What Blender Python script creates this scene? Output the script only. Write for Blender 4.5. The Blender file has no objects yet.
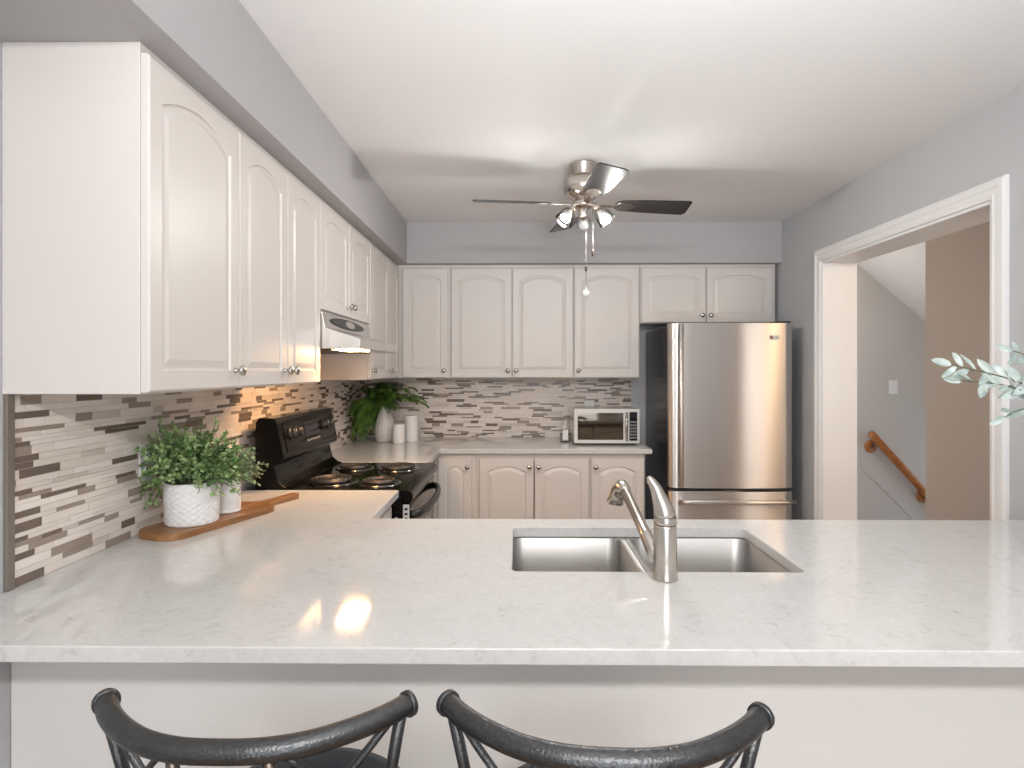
import bpy, bmesh, math, random
from mathutils import Vector, Matrix
PI = math.pi
C = bpy.context.scene.collection
sc = bpy.context.scene

# ------------------------------------------------------------------ camera
FPX = 590.0
EYE = 1.44
cam_d = bpy.data.cameras.new('camera')
cam_d.sensor_width = 36.0
cam_d.lens = FPX / 1024 * 36.0
cam_d.shift_y = -13.5 / 1024
cam_d.clip_start = 0.05
cam = bpy.data.objects.new('camera', cam_d)
cam.location = (0, 0, EYE)
cam.rotation_euler = (PI / 2, 0, math.atan(6.5 / 590))
C.objects.link(cam)
sc.camera = cam
# ------------------------------------------------------------------ view, world, lights
sc.view_settings.view_transform = 'Standard'
sc.view_settings.look = 'None'
sc.view_settings.exposure = 0.9
sc.view_settings.gamma = 1.0
sc.view_settings.use_curve_mapping = False
w = bpy.data.worlds.new('world'); sc.world = w; w.use_nodes = True
bgn = w.node_tree.nodes['Background']
bgn.inputs[0].default_value = (0.86, 0.92, 1.0, 1); bgn.inputs[1].default_value = 1.6


def area_light(name, loc, rot, sx, sy, power, col):
    d = bpy.data.lights.new(name, 'AREA'); d.shape = 'RECTANGLE'; d.size = sx; d.size_y = sy
    d.energy = power; d.color = col
    o = bpy.data.objects.new(name, d); o.location = loc; o.rotation_euler = rot; C.objects.link(o)
    return o


def point_light(name, loc, power, col, r=0.05):
    d = bpy.data.lights.new(name, 'POINT'); d.energy = power; d.color = col; d.shadow_soft_size = r
    o = bpy.data.objects.new(name, d); o.location = loc; C.objects.link(o)
    return o


# daylight through the patio door behind the camera
area_light('daylight', (0.3, -3.05, 1.15), (PI / 2, 0, 0), 2.3, 2.0, 9, (0.93, 0.96, 1.0))
# added fill light behind the camera, aimed up and forward to brighten the ceiling
fl = area_light('ceiling_fill', (0.35, -0.8, 1.1), (PI - 0.88, 0, 0), 0.8, 0.8, 9.8, (0.97, 0.985, 1.0)); fl.data.spread = 1.25
# dining ceiling lamp
area_light('dining_lamp', (0.35, -0.9, 2.2), (PI / 2 - 0.5, 0, 0), 1.5, 0.10, 20, (1.0, 0.99, 0.975))
# hall lamps and one added fill, round the corner of the doorway
point_light('hall_lamp', (2.12, 4.35, 1.9), 4.4, (1.0, 0.88, 0.76), 0.08)
point_light('hall_front_lamp', (2.85, 1.6, 2.2), 8, (1.0, 0.66, 0.36), 0.05)
point_light('hall_side_fill', (2.5, 1.35, 1.4), 8.5, (1.0, 0.98, 0.97), 0.3)  # unseen fill added to brighten the hall wall facing the doorway
# ------------------------------------------------------------------ materials


def mat(name, col, rough=0.5, metal=0.0, bump=0.0, bscale=60.0, spec=0.5, coat=0.0, aniso=0.0, var=0.0, vscale=8.0, stretch=(1, 1, 1), emit=0.0, trans=0.0):
    m = bpy.data.materials.new(name); m.use_nodes = True
    nt = m.node_tree; b = nt.nodes['Principled BSDF']
    b.inputs['Base Color'].default_value = (*col, 1)
    b.inputs['Roughness'].default_value = rough
    b.inputs['Metallic'].default_value = metal
    b.inputs['Specular IOR Level'].default_value = spec
    b.inputs['Coat Weight'].default_value = coat
    if coat: b.inputs['Coat Roughness'].default_value = 0.05
    tc = nt.nodes.new('ShaderNodeTexCoord'); mp = nt.nodes.new('ShaderNodeMapping')
    mp.inputs['Scale'].default_value = stretch
    nt.links.new(tc.outputs['Object'], mp.inputs['Vector'])
    if aniso:
        b.inputs['Anisotropic'].default_value = aniso
    nz = nt.nodes.new('ShaderNodeTexNoise'); nz.inputs['Scale'].default_value = vscale; nz.inputs['Detail'].default_value = 4
    nt.links.new(mp.outputs[0], nz.inputs['Vector'])
    mx = nt.nodes.new('ShaderNodeMixRGB'); mx.blend_type = 'MIX'
    v = max(var, 0.01)
    mx.inputs[1].default_value = (*[max(0, c * (1 - v)) for c in col], 1)
    mx.inputs[2].default_value = (*[min(1, c * (1 + v)) for c in col], 1)
    nt.links.new(nz.outputs['Fac'], mx.inputs[0]); nt.links.new(mx.outputs[0], b.inputs['Base Color'])
    if bump:
        n2 = nt.nodes.new('ShaderNodeTexNoise'); n2.inputs['Scale'].default_value = bscale; n2.inputs['Detail'].default_value = 3
        nt.links.new(mp.outputs[0], n2.inputs['Vector'])
        bp = nt.nodes.new('ShaderNodeBump'); bp.inputs['Strength'].default_value = bump; bp.inputs['Distance'].default_value = 0.002
        nt.links.new(n2.outputs['Fac'], bp.inputs['Height']); nt.links.new(bp.outputs[0], b.inputs['Normal'])
    if emit:
        b.inputs['Emission Color'].default_value = (*col, 1); b.inputs['Emission Strength'].default_value = emit
    if trans:
        b.inputs['Transmission Weight'].default_value = trans
    return m


def emis(name, col, s):
    m = bpy.data.materials.new(name); m.use_nodes = True; nt = m.node_tree
    nt.nodes.remove(nt.nodes['Principled BSDF'])
    e = nt.nodes.new('ShaderNodeEmission'); e.inputs[0].default_value = (*col, 1); e.inputs[1].default_value = s
    nt.links.new(e.outputs[0], nt.nodes['Material Output'].inputs[0])
    return m


def thin_glass(name, tint=(0.93, 0.95, 0.95), refl=0.25):
    m = bpy.data.materials.new(name); m.use_nodes = True; nt = m.node_tree
    nt.nodes.remove(nt.nodes['Principled BSDF'])
    t = nt.nodes.new('ShaderNodeBsdfTransparent'); t.inputs[0].default_value = (*tint, 1)
    g = nt.nodes.new('ShaderNodeBsdfGlossy'); g.inputs['Roughness'].default_value = 0.05
    lw = nt.nodes.new('ShaderNodeLayerWeight'); lw.inputs[0].default_value = refl
    mx = nt.nodes.new('ShaderNodeMixShader')
    nt.links.new(lw.outputs['Fresnel'], mx.inputs[0]); nt.links.new(t.outputs[0], mx.inputs[1]); nt.links.new(g.outputs[0], mx.inputs[2])
    nt.links.new(mx.outputs[0], nt.nodes['Material Output'].inputs[0])
    return m


def quartz():
    m = mat('quartz', (0.70, 0.69, 0.67), 0.07, spec=0.5)
    nt = m.node_tree; b = nt.nodes['Principled BSDF']
    tc = nt.nodes.new('ShaderNodeTexCoord')
    n1 = nt.nodes.new('ShaderNodeTexNoise'); n1.inputs['Scale'].default_value = 30; n1.inputs['Detail'].default_value = 8; n1.inputs['Roughness'].default_value = 0.7; n1.inputs['Distortion'].default_value = 1.2
    r1 = nt.nodes.new('ShaderNodeValToRGB')
    e = r1.color_ramp.elements
    e[0].position = 0.26; e[0].color = (0.43, 0.42, 0.40, 1)
    e[1].position = 0.43; e[1].color = (0.59, 0.583, 0.57, 1)
    k = e.new(0.35); k.color = (0.53, 0.523, 0.505, 1)
    k = e.new(0.68); k.color = (0.63, 0.623, 0.61, 1)
    n2 = nt.nodes.new('ShaderNodeTexNoise'); n2.inputs['Scale'].default_value = 120; n2.inputs['Detail'].default_value = 2
    mx = nt.nodes.new('ShaderNodeMixRGB'); mx.blend_type = 'SOFT_LIGHT'; mx.inputs[0].default_value = 0.16
    for n in (n1, n2): nt.links.new(tc.outputs['Object'], n.inputs['Vector'])
    nt.links.new(n1.outputs['Fac'], r1.inputs[0]); nt.links.new(r1.outputs[0], mx.inputs[1]); nt.links.new(n2.outputs['Fac'], mx.inputs[2])
    nt.links.new(mx.outputs[0], b.inputs['Base Color'])
    return m


def wood(name, c1, c2, rough=0.35, axis=1, sc_=14):
    m = mat(name, c1, rough)
    nt = m.node_tree; b = nt.nodes['Principled BSDF']
    tc = nt.nodes.new('ShaderNodeTexCoord'); mp = nt.nodes.new('ShaderNodeMapping')
    s = [sc_, sc_, sc_]; s[axis] = sc_ * 0.09; mp.inputs['Scale'].default_value = s
    nz = nt.nodes.new('ShaderNodeTexNoise'); nz.inputs['Scale'].default_value = 3.0; nz.inputs['Detail'].default_value = 6; nz.inputs['Distortion'].default_value = 0.6
    r = nt.nodes.new('ShaderNodeValToRGB'); r.color_ramp.elements[0].position = 0.32; r.color_ramp.elements[0].color = (*c1, 1)
    r.color_ramp.elements[1].position = 0.68; r.color_ramp.elements[1].color = (*c2, 1)
    nt.links.new(tc.outputs['Object'], mp.inputs[0]); nt.links.new(mp.outputs[0], nz.inputs['Vector']); nt.links.new(nz.outputs['Fac'], r.inputs[0]); nt.links.new(r.outputs[0], b.inputs['Base Color'])
    return m


def brushed(name, col, rough, aniso, rot=0.0, axis='Z'):
    m = mat(name, col, rough, 1.0, aniso=aniso)
    nt = m.node_tree; b = nt.nodes['Principled BSDF']
    t = nt.nodes.new('ShaderNodeTangent'); t.direction_type = 'RADIAL'; t.axis = axis
    b.inputs['Anisotropic Rotation'].default_value = rot
    nt.links.new(t.outputs[0], b.inputs['Tangent'])
    return m


M = {}
M['white_cab'] = mat('cabinet_paint', (0.665, 0.622, 0.588), 0.40, bump=0.05, bscale=40, stretch=(1, 1, 0.06), var=0.012, vscale=5)
M['panel_paint'] = mat('panel_paint', (0.76, 0.735, 0.71), 0.5, var=0.01)
M['ceiling'] = mat('ceiling_paint', (0.80, 0.79, 0.785), 0.85, bump=0.1, bscale=180)
M['wall'] = mat('wall_paint', (0.52, 0.53, 0.545), 0.75, bump=0.05, bscale=220)
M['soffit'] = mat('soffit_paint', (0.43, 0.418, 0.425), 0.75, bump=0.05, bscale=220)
M['hallwall'] = mat('hall_paint', (0.55, 0.525, 0.50), 0.8, bump=0.05, bscale=220)
M['trim'] = mat('trim_paint', (0.84, 0.835, 0.83), 0.35)
M['dining'] = mat('dining_paint', (0.62, 0.61, 0.60), 0.8)
M['floor'] = wood('floor_wood', (0.30, 0.19, 0.115), (0.42, 0.28, 0.18), 0.35, 1, 5)
M['quartz'] = quartz()
M['steel'] = brushed('fridge_steel', (0.76, 0.725, 0.695), 0.34, 1.0, 0.25)
M['sinksteel'] = mat('sink_steel', (0.47, 0.455, 0.44), 0.45, 1.0, bump=0.02, bscale=300)
M['nickel'] = mat('brushed_nickel', (0.60, 0.55, 0.50), 0.27, 1.0)
M['chrome'] = mat('knob_metal', (0.55, 0.52, 0.50), 0.16, 1.0)
M['hoodsteel'] = mat('hood_steel', (0.72, 0.69, 0.66), 0.25, 1.0)
M['black'] = mat('gloss_black', (0.005, 0.0048, 0.0046), 0.08, spec=0.14)
M['blackm'] = mat('satin_black', (0.02, 0.02, 0.021), 0.35)
M['darkglass'] = mat('dark_mirror_glass', (0.20, 0.17, 0.14), 0.03, 1.0)
M['fridgeside'] = mat('fridge_side_paint', (0.035, 0.035, 0.037), 0.22, bump=0.05, bscale=400)
M['coil'] = mat('burner_coil', (0.07, 0.065, 0.062), 0.45, 0.6)
M['pan'] = mat('drip_pan_chrome', (0.22, 0.21, 0.20), 0.2, 1.0)
M['gun'] = mat('hammered_gunmetal', (0.085, 0.086, 0.088), 0.31, 0.85, bump=0.5, bscale=260, var=0.35, vscale=140)
M['bronze'] = mat('brown_bronze', (0.11, 0.085, 0.07), 0.35, 0.7)
M['seat'] = mat('seat_vinyl', (0.028, 0.035, 0.043), 0.5, bump=0.2, bscale=300)
M['ceramic'] = mat('white_ceramic', (0.80, 0.785, 0.775), 0.35)
M['ceramicg'] = mat('grey_white_ceramic', (0.62, 0.60, 0.57), 0.4)
M['plastic'] = mat('white_plastic', (0.80, 0.79, 0.78), 0.35)
M['soil'] = mat('soil', (0.05, 0.035, 0.025), 0.95, bump=0.8, bscale=90)
M['board'] = wood('board_wood', (0.20, 0.085, 0.03), (0.38, 0.185, 0.075), 0.38, 1, 16)
M['rail'] = wood('rail_wood', (0.30, 0.10, 0.022), (0.42, 0.16, 0.04), 0.3, 1, 10)
M['blade'] = mat('blade_dark', (0.026, 0.023, 0.022), 0.30, spec=0.35, var=0.2, vscale=20)
M['slot'] = mat('slot_grey', (0.70, 0.685, 0.66), 0.35)
M['cream_btn'] = mat('button_grey', (0.22, 0.22, 0.22), 0.4)
M['display'] = mat('display_black', (0.006, 0.006, 0.012), 0.08)
M['glass'] = thin_glass('clear_glass')
M['bulb'] = emis('bulb_lit', (1.0, 0.965, 0.92), 720)
M['hoodlamp'] = emis('hood_lamp_lit', (1.0, 0.56, 0.24), 60)
M['frost'] = mat('frosted_bulb', (0.55, 0.54, 0.53), 0.3)
M['hingecover'] = mat('hinge_plastic', (0.03, 0.03, 0.03), 0.4)
M['badge_red'] = mat('badge_maroon', (0.25, 0.09, 0.10), 0.4)
M['badge_grey'] = mat('badge_grey', (0.16, 0.15, 0.15), 0.4)
M['grout'] = mat('grout', (0.58, 0.52, 0.47), 0.8)
M['tile0'] = mat('tile_cream', (0.74, 0.66, 0.60), 0.38, var=0.08, vscale=9, stretch=(1, 1, 6))
M['tile1'] = mat('tile_beige', (0.60, 0.525, 0.47), 0.35, var=0.12, vscale=9, stretch=(1, 1, 6))
M['tile2'] = mat('tile_taupe', (0.325, 0.262, 0.215), 0.26, var=0.08, vscale=6)
M['tile3'] = mat('tile_umber', (0.165, 0.125, 0.10), 0.22, var=0.08, vscale=6)
M['tile4'] = mat('tile_pale', (0.80, 0.73, 0.675), 0.4, var=0.06, vscale=9)
M['edge'] = mat('edge_trim_metal', (0.22, 0.19, 0.16), 0.4, 0.3)


def leafmat(name, c1, c2, sc_=30, rough=0.45, tr=0.25):
    m = mat(name, c1, rough); nt = m.node_tree; b = nt.nodes['Principled BSDF']
    tc = nt.nodes.new('ShaderNodeTexCoord'); nz = nt.nodes.new('ShaderNodeTexNoise'); nz.inputs['Scale'].default_value = sc_
    nz.inputs['Detail'].default_value = 3
    r = nt.nodes.new('ShaderNodeValToRGB'); r.color_ramp.elements[0].position = 0.38; r.color_ramp.elements[0].color = (*c1, 1)
    r.color_ramp.elements[1].position = 0.64; r.color_ramp.elements[1].color = (*c2, 1)
    nt.links.new(tc.outputs['Object'], nz.inputs['Vector']); nt.links.new(nz.outputs['Fac'], r.inputs[0]); nt.links.new(r.outputs[0], b.inputs['Base Color'])
    return m


M['leaf'] = leafmat('leaf_green', (0.10, 0.21, 0.065), (0.42, 0.55, 0.24), 34)
M['leaf2'] = leafmat('leaf_pale_green', (0.17, 0.28, 0.115), (0.58, 0.64, 0.40), 34)
M['fern'] = leafmat('fern_green', (0.035, 0.10, 0.015), (0.16, 0.30, 0.05), 20)
M['euca'] = leafmat('eucalyptus_leaf', (0.33, 0.41, 0.38), (0.66, 0.73, 0.70), 22, 0.5)
M['stem'] = mat('stem_brown_green', (0.12, 0.13, 0.07), 0.6)

# ------------------------------------------------------------------ helpers


def obj(name, bm, m, parent=None, smooth=False, bevel=0.0, bseg=2, angle=0.6):
    me = bpy.data.meshes.new(name); bm.normal_update(); bm.to_mesh(me); bm.free()
    o = bpy.data.objects.new(name, me); C.objects.link(o)
    ms = m if isinstance(m, (list, tuple)) else [m]
    for x in ms: me.materials.append(M[x])
    if parent: o.parent = parent
    if smooth:
        for p in me.polygons: p.use_smooth = True
    if bevel:
        bv = o.modifiers.new('bevel', 'BEVEL'); bv.width = bevel; bv.segments = bseg; bv.limit_method = 'ANGLE'; bv.angle_limit = angle
        for p in me.polygons: p.use_smooth = True
        try:
            wn = o.modifiers.new('wn', 'WEIGHTED_NORMAL'); wn.keep_sharp = True
        except Exception: pass
    return o


def thing(name, label, cat, loc=(0, 0, 0), rotz=0, group=None):
    o = bpy.data.objects.new(name, None); C.objects.link(o); o.location = loc; o.rotation_euler = (0, 0, rotz)
    o.empty_display_size = 0.05
    o['label'] = label; o['category'] = cat
    if group: o['group'] = group
    return o


def tag(o, label, cat, group=None):
    o['label'] = label; o['category'] = cat
    if group: o['group'] = group
    return o


def struct(o, label=None, cat=None):
    o['kind'] = 'structure'
    if label: o['label'] = label
    if cat: o['category'] = cat
    return o


def B(): return bmesh.new()


def box(bm, x0, x1, y0, y1, z0, z1, mi=0):
    v = [bm.verts.new(p) for p in ((x0, y0, z0), (x1, y0, z0), (x1, y1, z0), (x0, y1, z0), (x0, y0, z1), (x1, y0, z1), (x1, y1, z1), (x0, y1, z1))]
    for f in ((0, 3, 2, 1), (4, 5, 6, 7), (0, 1, 5, 4), (1, 2, 6, 5), (2, 3, 7, 6), (3, 0, 4, 7)):
        fc = bm.faces.new([v[i] for i in f]); fc.material_index = mi
    return bm


def rbox(*a): return box(B(), *a)


def frame_of(d):
    d = Vector(d).normalized()
    up = Vector((0, 0, 1)) if abs(d.z) < 0.95 else Vector((0, 1, 0))
    a = d.cross(up).normalized(); b = a.cross(d).normalized()
    return a, b


def tube(bm, pts, radii, seg=12, cap=True, closed=False, squash=None):
    pts = [Vector(p) for p in pts]; n = len(pts)
    if not isinstance(radii, (list, tuple)): radii = [radii] * n
    rings = []; pa = None
    for i, p in enumerate(pts):
        if closed: d = pts[(i + 1) % n] - pts[i - 1]
        else: d = pts[min(i + 1, n - 1)] - pts[max(i - 1, 0)]
        d.normalize()
        if pa is None: a, b = frame_of(d)
        else:
            a = (pa - d * pa.dot(d)).normalized(); b = a.cross(d).normalized()
        pa = a
        s = squash or (1, 1)
        rings.append([bm.verts.new(p + radii[i] * (s[0] * a * math.cos(2 * PI * k / seg) + s[1] * b * math.sin(2 * PI * k / seg))) for k in range(seg)])
    m = n if closed else n - 1
    for i in range(m):
        r0, r1 = rings[i], rings[(i + 1) % n]
        for k in range(seg): bm.faces.new((r0[k], r0[(k + 1) % seg], r1[(k + 1) % seg], r1[k]))
    if cap and not closed:
        bm.faces.new(list(reversed(rings[0]))); bm.faces.new(rings[-1])
    bmesh.ops.recalc_face_normals(bm, faces=bm.faces)
    return bm


def lathe(bm, prof, seg=32, c=(0, 0, 0), mtx=None, capb=True, capt=True):
    """prof: list of (r, z) about z"""
    rings = []
    for r, z in prof:
        rings.append([bm.verts.new(((mtx @ Vector((r * math.cos(2 * PI * k / seg), r * math.sin(2 * PI * k / seg), z))) if mtx else Vector((r * math.cos(2 * PI * k / seg), r * math.sin(2 * PI * k / seg), z))) + Vector(c)) for k in range(seg)])
    for i in range(len(rings) - 1):
        for k in range(seg): bm.faces.new((rings[i][k], rings[i][(k + 1) % seg], rings[i + 1][(k + 1) % seg], rings[i + 1][k]))
    if capb: bm.faces.new(list(reversed(rings[0])))
    if capt: bm.faces.new(rings[-1])
    return bm


def prism(bm, poly, axis, a0, a1):
    """poly: 2D points in the other two axes (in axis order); extruded from a0 to a1 along axis"""
    def P(p, a):
        if axis == 0: return (a, p[0], p[1])
        if axis == 1: return (p[0], a, p[1])
        return (p[0], p[1], a)
    v0 = [bm.verts.new(P(p, a0)) for p in poly]; v1 = [bm.verts.new(P(p, a1)) for p in poly]
    n = len(poly)
    bm.faces.new(v0); bm.faces.new(list(reversed(v1)))
    for i in range(n): bm.faces.new((v0[i], v1[i], v1[(i + 1) % n], v0[(i + 1) % n]))
    bmesh.ops.recalc_face_normals(bm, faces=bm.faces)
    return bm


def slab_with_holes(outer, holes, z0, z1):
    bm = B()
    for loop in [outer] + holes:
        vs = [bm.verts.new((x, y, z1)) for x, y in loop]
        for i in range(len(vs)): bm.edges.new((vs[i], vs[(i + 1) % len(vs)]))
    bmesh.ops.triangle_fill(bm, edges=bm.edges[:], use_beauty=True, use_dissolve=False)
    bmesh.ops.dissolve_limit(bm, angle_limit=0.01, verts=bm.verts[:], edges=bm.edges[:]) if not holes else None
    r = bmesh.ops.extrude_face_region(bm, geom=bm.faces[:])
    bmesh.ops.translate(bm, vec=(0, 0, z0 - z1), verts=[g for g in r['geom'] if isinstance(g, bmesh.types.BMVert)])
    bmesh.ops.recalc_face_normals(bm, faces=bm.faces[:])
    return bm


def rrect(x0, x1, y0, y1, r, n=5):
    out = []
    for cx, cy, a0 in ((x1 - r, y0 + r, -PI / 2), (x1 - r, y1 - r, 0), (x0 + r, y1 - r, PI / 2), (x0 + r, y0 + r, PI)):
        for k in range(n + 1):
            a = a0 + PI / 2 * k / n; out.append((cx + r * math.cos(a), cy + r * math.sin(a)))
    return out


def scatter_dir(rng):
    a = rng.uniform(0, 2 * PI); return Vector((math.cos(a), math.sin(a), 0))


# ------------------------------------------------------------------ setting
XL, XR, YB, ZC = -1.13, 1.755, 4.31, 2.434
WT = 0.19
YF = -3.2
CT = 0.9545          # worktop height
struct(obj('floor', rbox(XL - 0.1, XR + WT, YF - 0.1, YB + 0.1, -0.1, 0), 'floor'), 'wood floor of the kitchen', 'floor')
struct(obj('ceiling', rbox(XL - 0.1, 4.5, YF - 0.1, 5.0, ZC, ZC + 0.1), 'ceiling'), 'flat white ceiling', 'ceiling')
struct(obj('wall_left', rbox(XL - 0.1, XL, YF - 0.1, YB + 0.1, 0, ZC), 'wall'), 'grey wall', 'wall')
struct(obj('wall_back', rbox(XL, XR + WT, YB, YB + 0.1, 0, ZC), 'wall'), 'grey wall', 'wall')
DN, DF, DT = 2.20, 3.43, 2.07      # doorway near, far, top
bm = rbox(XR, XR + WT, YF - 0.1, DN, 0, ZC); box(bm, XR, XR + WT, DF, YB, 0, ZC); box(bm, XR, XR + WT, DN, DF, DT, ZC)
struct(obj('wall_right', bm, 'wall'), 'grey wall with a doorway', 'wall')
# behind the camera: wall with patio opening
bm = rbox(XL, -0.95, YF - 0.1, YF, 0, ZC); box(bm, 1.5, XR, YF - 0.1, YF, 0, ZC); box(bm, -0.95, 1.5, YF - 0.1, YF, 2.15, ZC)
struct(obj('wall_front', bm, 'dining'), 'wall behind the viewer with a patio opening', 'wall')
bm = B()
for x0, x1, z0, z1 in ((-0.95, -0.89, 0, 2.15), (1.44, 1.5, 0, 2.15), (0.245, 0.305, 0, 2.15), (-0.95, 1.5, 2.09, 2.15), (-0.95, 1.5, 0, 0.08)):
    box(bm, x0, x1, YF - 0.08, YF - 0.02, z0, z1)
wf = struct(obj('window_1', bm, 'trim'), 'white patio door frame', 'window')
obj('pane', rbox(-0.89, 1.44, YF - 0.055, YF - 0.05, 0.08, 2.09), 'glass', wf)
# soffits
struct(obj('wall_soffit_left', rbox(XL, -0.75, 0.95, YB, 2.158, ZC), 'soffit', bevel=0.002), 'grey soffit over the left cabinets', 'wall')
struct(obj('wall_soffit_back', rbox(-0.75, XR, 3.945, YB, 2.158, ZC), 'soffit', bevel=0.002), 'grey soffit over the back cabinets', 'wall')
# doorway casing and jamb
CW = 0.072


def casing(x0, sgn):
    bm = B()
    steps = [(CW, 0.0), (CW, 0.012), (CW - 0.012, 0.018), (CW - 0.03, 0.018), (CW - 0.036, 0.013), (0.02, 0.013), (0.014, 0.016), (0.002, 0.012), (0.0, 0.0)]
    loops = []
    for wd, d in steps:
        x = x0 - sgn * d
        loops.append([bm.verts.new(p) for p in ((x, DN - wd, 0), (x, DN - wd, DT + wd), (x, DF + wd, DT + wd), (x, DF + wd, 0))])
    for a, b in zip(loops, loops[1:]):
        for i in range(3): bm.faces.new((a[i], a[i + 1], b[i + 1], b[i]))
    bmesh.ops.recalc_face_normals(bm, faces=bm.faces)
    return bm


bm = casing(XR, 1)
dc = struct(obj('door_1', bm, 'trim'), 'white casing around the open doorway', 'doorway')
bm = rbox(XR - 0.004, XR + WT + 0.004, DN, DN + 0.012, 0, DT); box(bm, XR - 0.004, XR + WT + 0.004, DF - 0.012, DF, 0, DT); box(bm, XR - 0.004, XR + WT + 0.004, DN + 0.012, DF - 0.012, DT - 0.012, DT)
obj('jamb', bm, 'trim', dc)
# hall beyond: the stair goes down to the right between two walls
HY = 4.9
struct(obj('wall_hall', rbox(XR + WT, 4.5, HY, HY + 0.1, -2.0, ZC), 'hallwall'), 'taupe stairwell wall', 'wall')
struct(obj('wall_hall_near', prism(B(), [(2.690, 3.93), (4.5, 3.93), (4.5, 4.0), (2.748, 4.0)], 2, -2.0, ZC), 'hallwall'), 'taupe wall hiding the lower stair', 'wall')
struct(obj('wall_hall_side', rbox(3.3, 3.4, 0.9, 3.88, -0.1, ZC), 'hallwall'), 'taupe side wall of the hall', 'wall')
struct(obj('wall_hall_front', rbox(XR + WT, 3.4, 0.8, 0.9, -0.1, ZC), 'hallwall'), 'taupe front wall of the hall', 'wall')
bm = rbox(XR + WT, 3.3, 0.9, 3.88, -0.1, 0); box(bm, XR + WT, 2.72, 3.88, HY, -0.1, 0)
struct(obj('floor_hall', bm, 'floor'), 'wood floor of the hall', 'floor')
bm = B()
for i in range(8):
    x0 = 2.72 + 0.22 * i
    box(bm, x0, x0 + 0.24, 4.0, HY, -0.19 * (i + 1) - 0.05, -0.19 * (i + 1)); box(bm, x0, x0 + 0.02, 4.0, HY, -0.19 * (i + 1), -0.19 * i - 0.001)
struct(obj('floor_stair', bm, 'floor'), 'stair going down', 'stair')
bm = prism(B(), [(2.662, ZC), (4.4, 0.94), (4.4, 1.10), (2.85, ZC)], 1, 4.0, HY)
struct(obj('ceiling_stair', bm, 'hallwall'), 'sloping underside over the stair', 'ceiling')
bm = prism(B(), [(2.83, 0.85), (4.2, -0.53), (4.2, -0.75), (2.83, 0.63)], 1, HY - 0.006, HY)
struct(obj('trim_1', bm, 'hallwall', bevel=0.003), 'painted stair string board', 'trim')

# handrail, switch
hr = thing('handrail', 'brown wooden handrail sloping down the stairwell wall', 'handrail', (2.9, HY, 0.8))
L = lambda x, y, z: (x - 2.9, y - HY, z - 0.8)
p0 = Vector(L(2.868, 4.84, 0.932)); p1 = Vector(L(3.75, 4.84, -0.035))
obj('rail', tube(B(), [p0, p0.lerp(p1, 0.02), p0.lerp(p1, 0.98), p1], [0.026, 0.03, 0.03, 0.026], 14), 'rail', hr, smooth=True)
for xx, zz in ((2.903, 0.815), (3.327, 0.405)):
    bm = lathe(B(), [(0.052, 0), (0.055, 0.008), (0.045, 0.018), (0.0, 0.022)], 24, L(xx, HY, zz), Matrix.Rotation(PI / 2, 4, 'X'), capt=False)
    rs = obj('rosette', bm, 'rail', hr, smooth=True)
    obj('bracket', tube(B(), [L(xx, HY - 0.018, zz), L(xx, HY - 0.05, zz + 0.01), L(xx + 0.005, HY - 0.058, zz + 0.06)], 0.008, 8), 'bronze', rs, smooth=True)
sw = thing('light_switch', 'white light switch on the stairwell wall above the handrail', 'light switch', (3.089, HY, 1.304), -PI / 2 + PI / 2)
obj('plate', rbox(-0.036, 0.036, -0.006, 0, -0.058, 0.058), 'plastic', sw, bevel=0.003)
obj('rocker', prism(B(), [(-0.006, -0.033), (-0.009, -0.033), (-0.0125, 0.033), (-0.006, 0.033)], 0, -0.016, 0.016), 'plastic', sw, bevel=0.001)


# ------------------------------------------------------------------ cabinets
def door_bm(w_, h, t=0.018, arch=0.05, fr=0.048):
    """a slab with an arched raised field; lies in local xz, front towards -y; origin bottom left, back at y=0"""
    bm = B(); N = 16

    def loop(i, y, ins_arch=0.0):
        x0, x1, z0 = fr + i, w_ - fr - i, fr + i
        sp = h - fr - arch - i          # spring height
        pts = [(x0, z0), (x1, z0), (x1, sp)]
        for k in range(1, N):
            tt = 1 - 2 * k / N
            pts.append(((x0 + x1) / 2 + tt * (x1 - x0) / 2, sp + arch * (1 - abs(tt) ** 2.0)))
        pts.append((x0, sp))
        return [bm.verts.new((x, y, z)) for x, z in pts]

    def outer(i, y):
        pts = [(i, i), (w_ - i, i), (w_ - i, h - i)] + [(i + (w_ - 2 * i) * (1 - k / N), h - i) for k in range(1, N)] + [(i, h - i)]
        return [bm.verts.new((x, y, z)) for x, z in pts]
    rings = [outer(0, 0), outer(0, -t + 0.004), outer(0.004, -t), loop(0, -t), loop(0.003, -t + 0.006), loop(0.007, -t + 0.0065), loop(0.026, -t + 0.001)]
    for a, b in zip(rings, rings[1:]):
        n = len(a)
        for i in range(n): bm.faces.new((a[i], a[(i + 1) % n], b[(i + 1) % n], b[i]))
    bm.faces.new(list(reversed(rings[0])))
    bm.faces.new(rings[-1])
    bmesh.ops.recalc_face_normals(bm, faces=bm.faces)
    return bm


def knob_bm(r=0.0155):
    pr = [(r * 0.55, 0), (r * 0.5, 0.004), (r * 0.34, 0.009), (r * 0.4, 0.014), (r * 0.85, 0.018), (r, 0.0225), (r * 0.9, 0.027), (r * 0.5, 0.030), (0.0005, 0.031)]
    return lathe(B(), pr, 20, (0, 0, 0), Matrix.Rotation(PI / 2, 4, 'X'))


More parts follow.
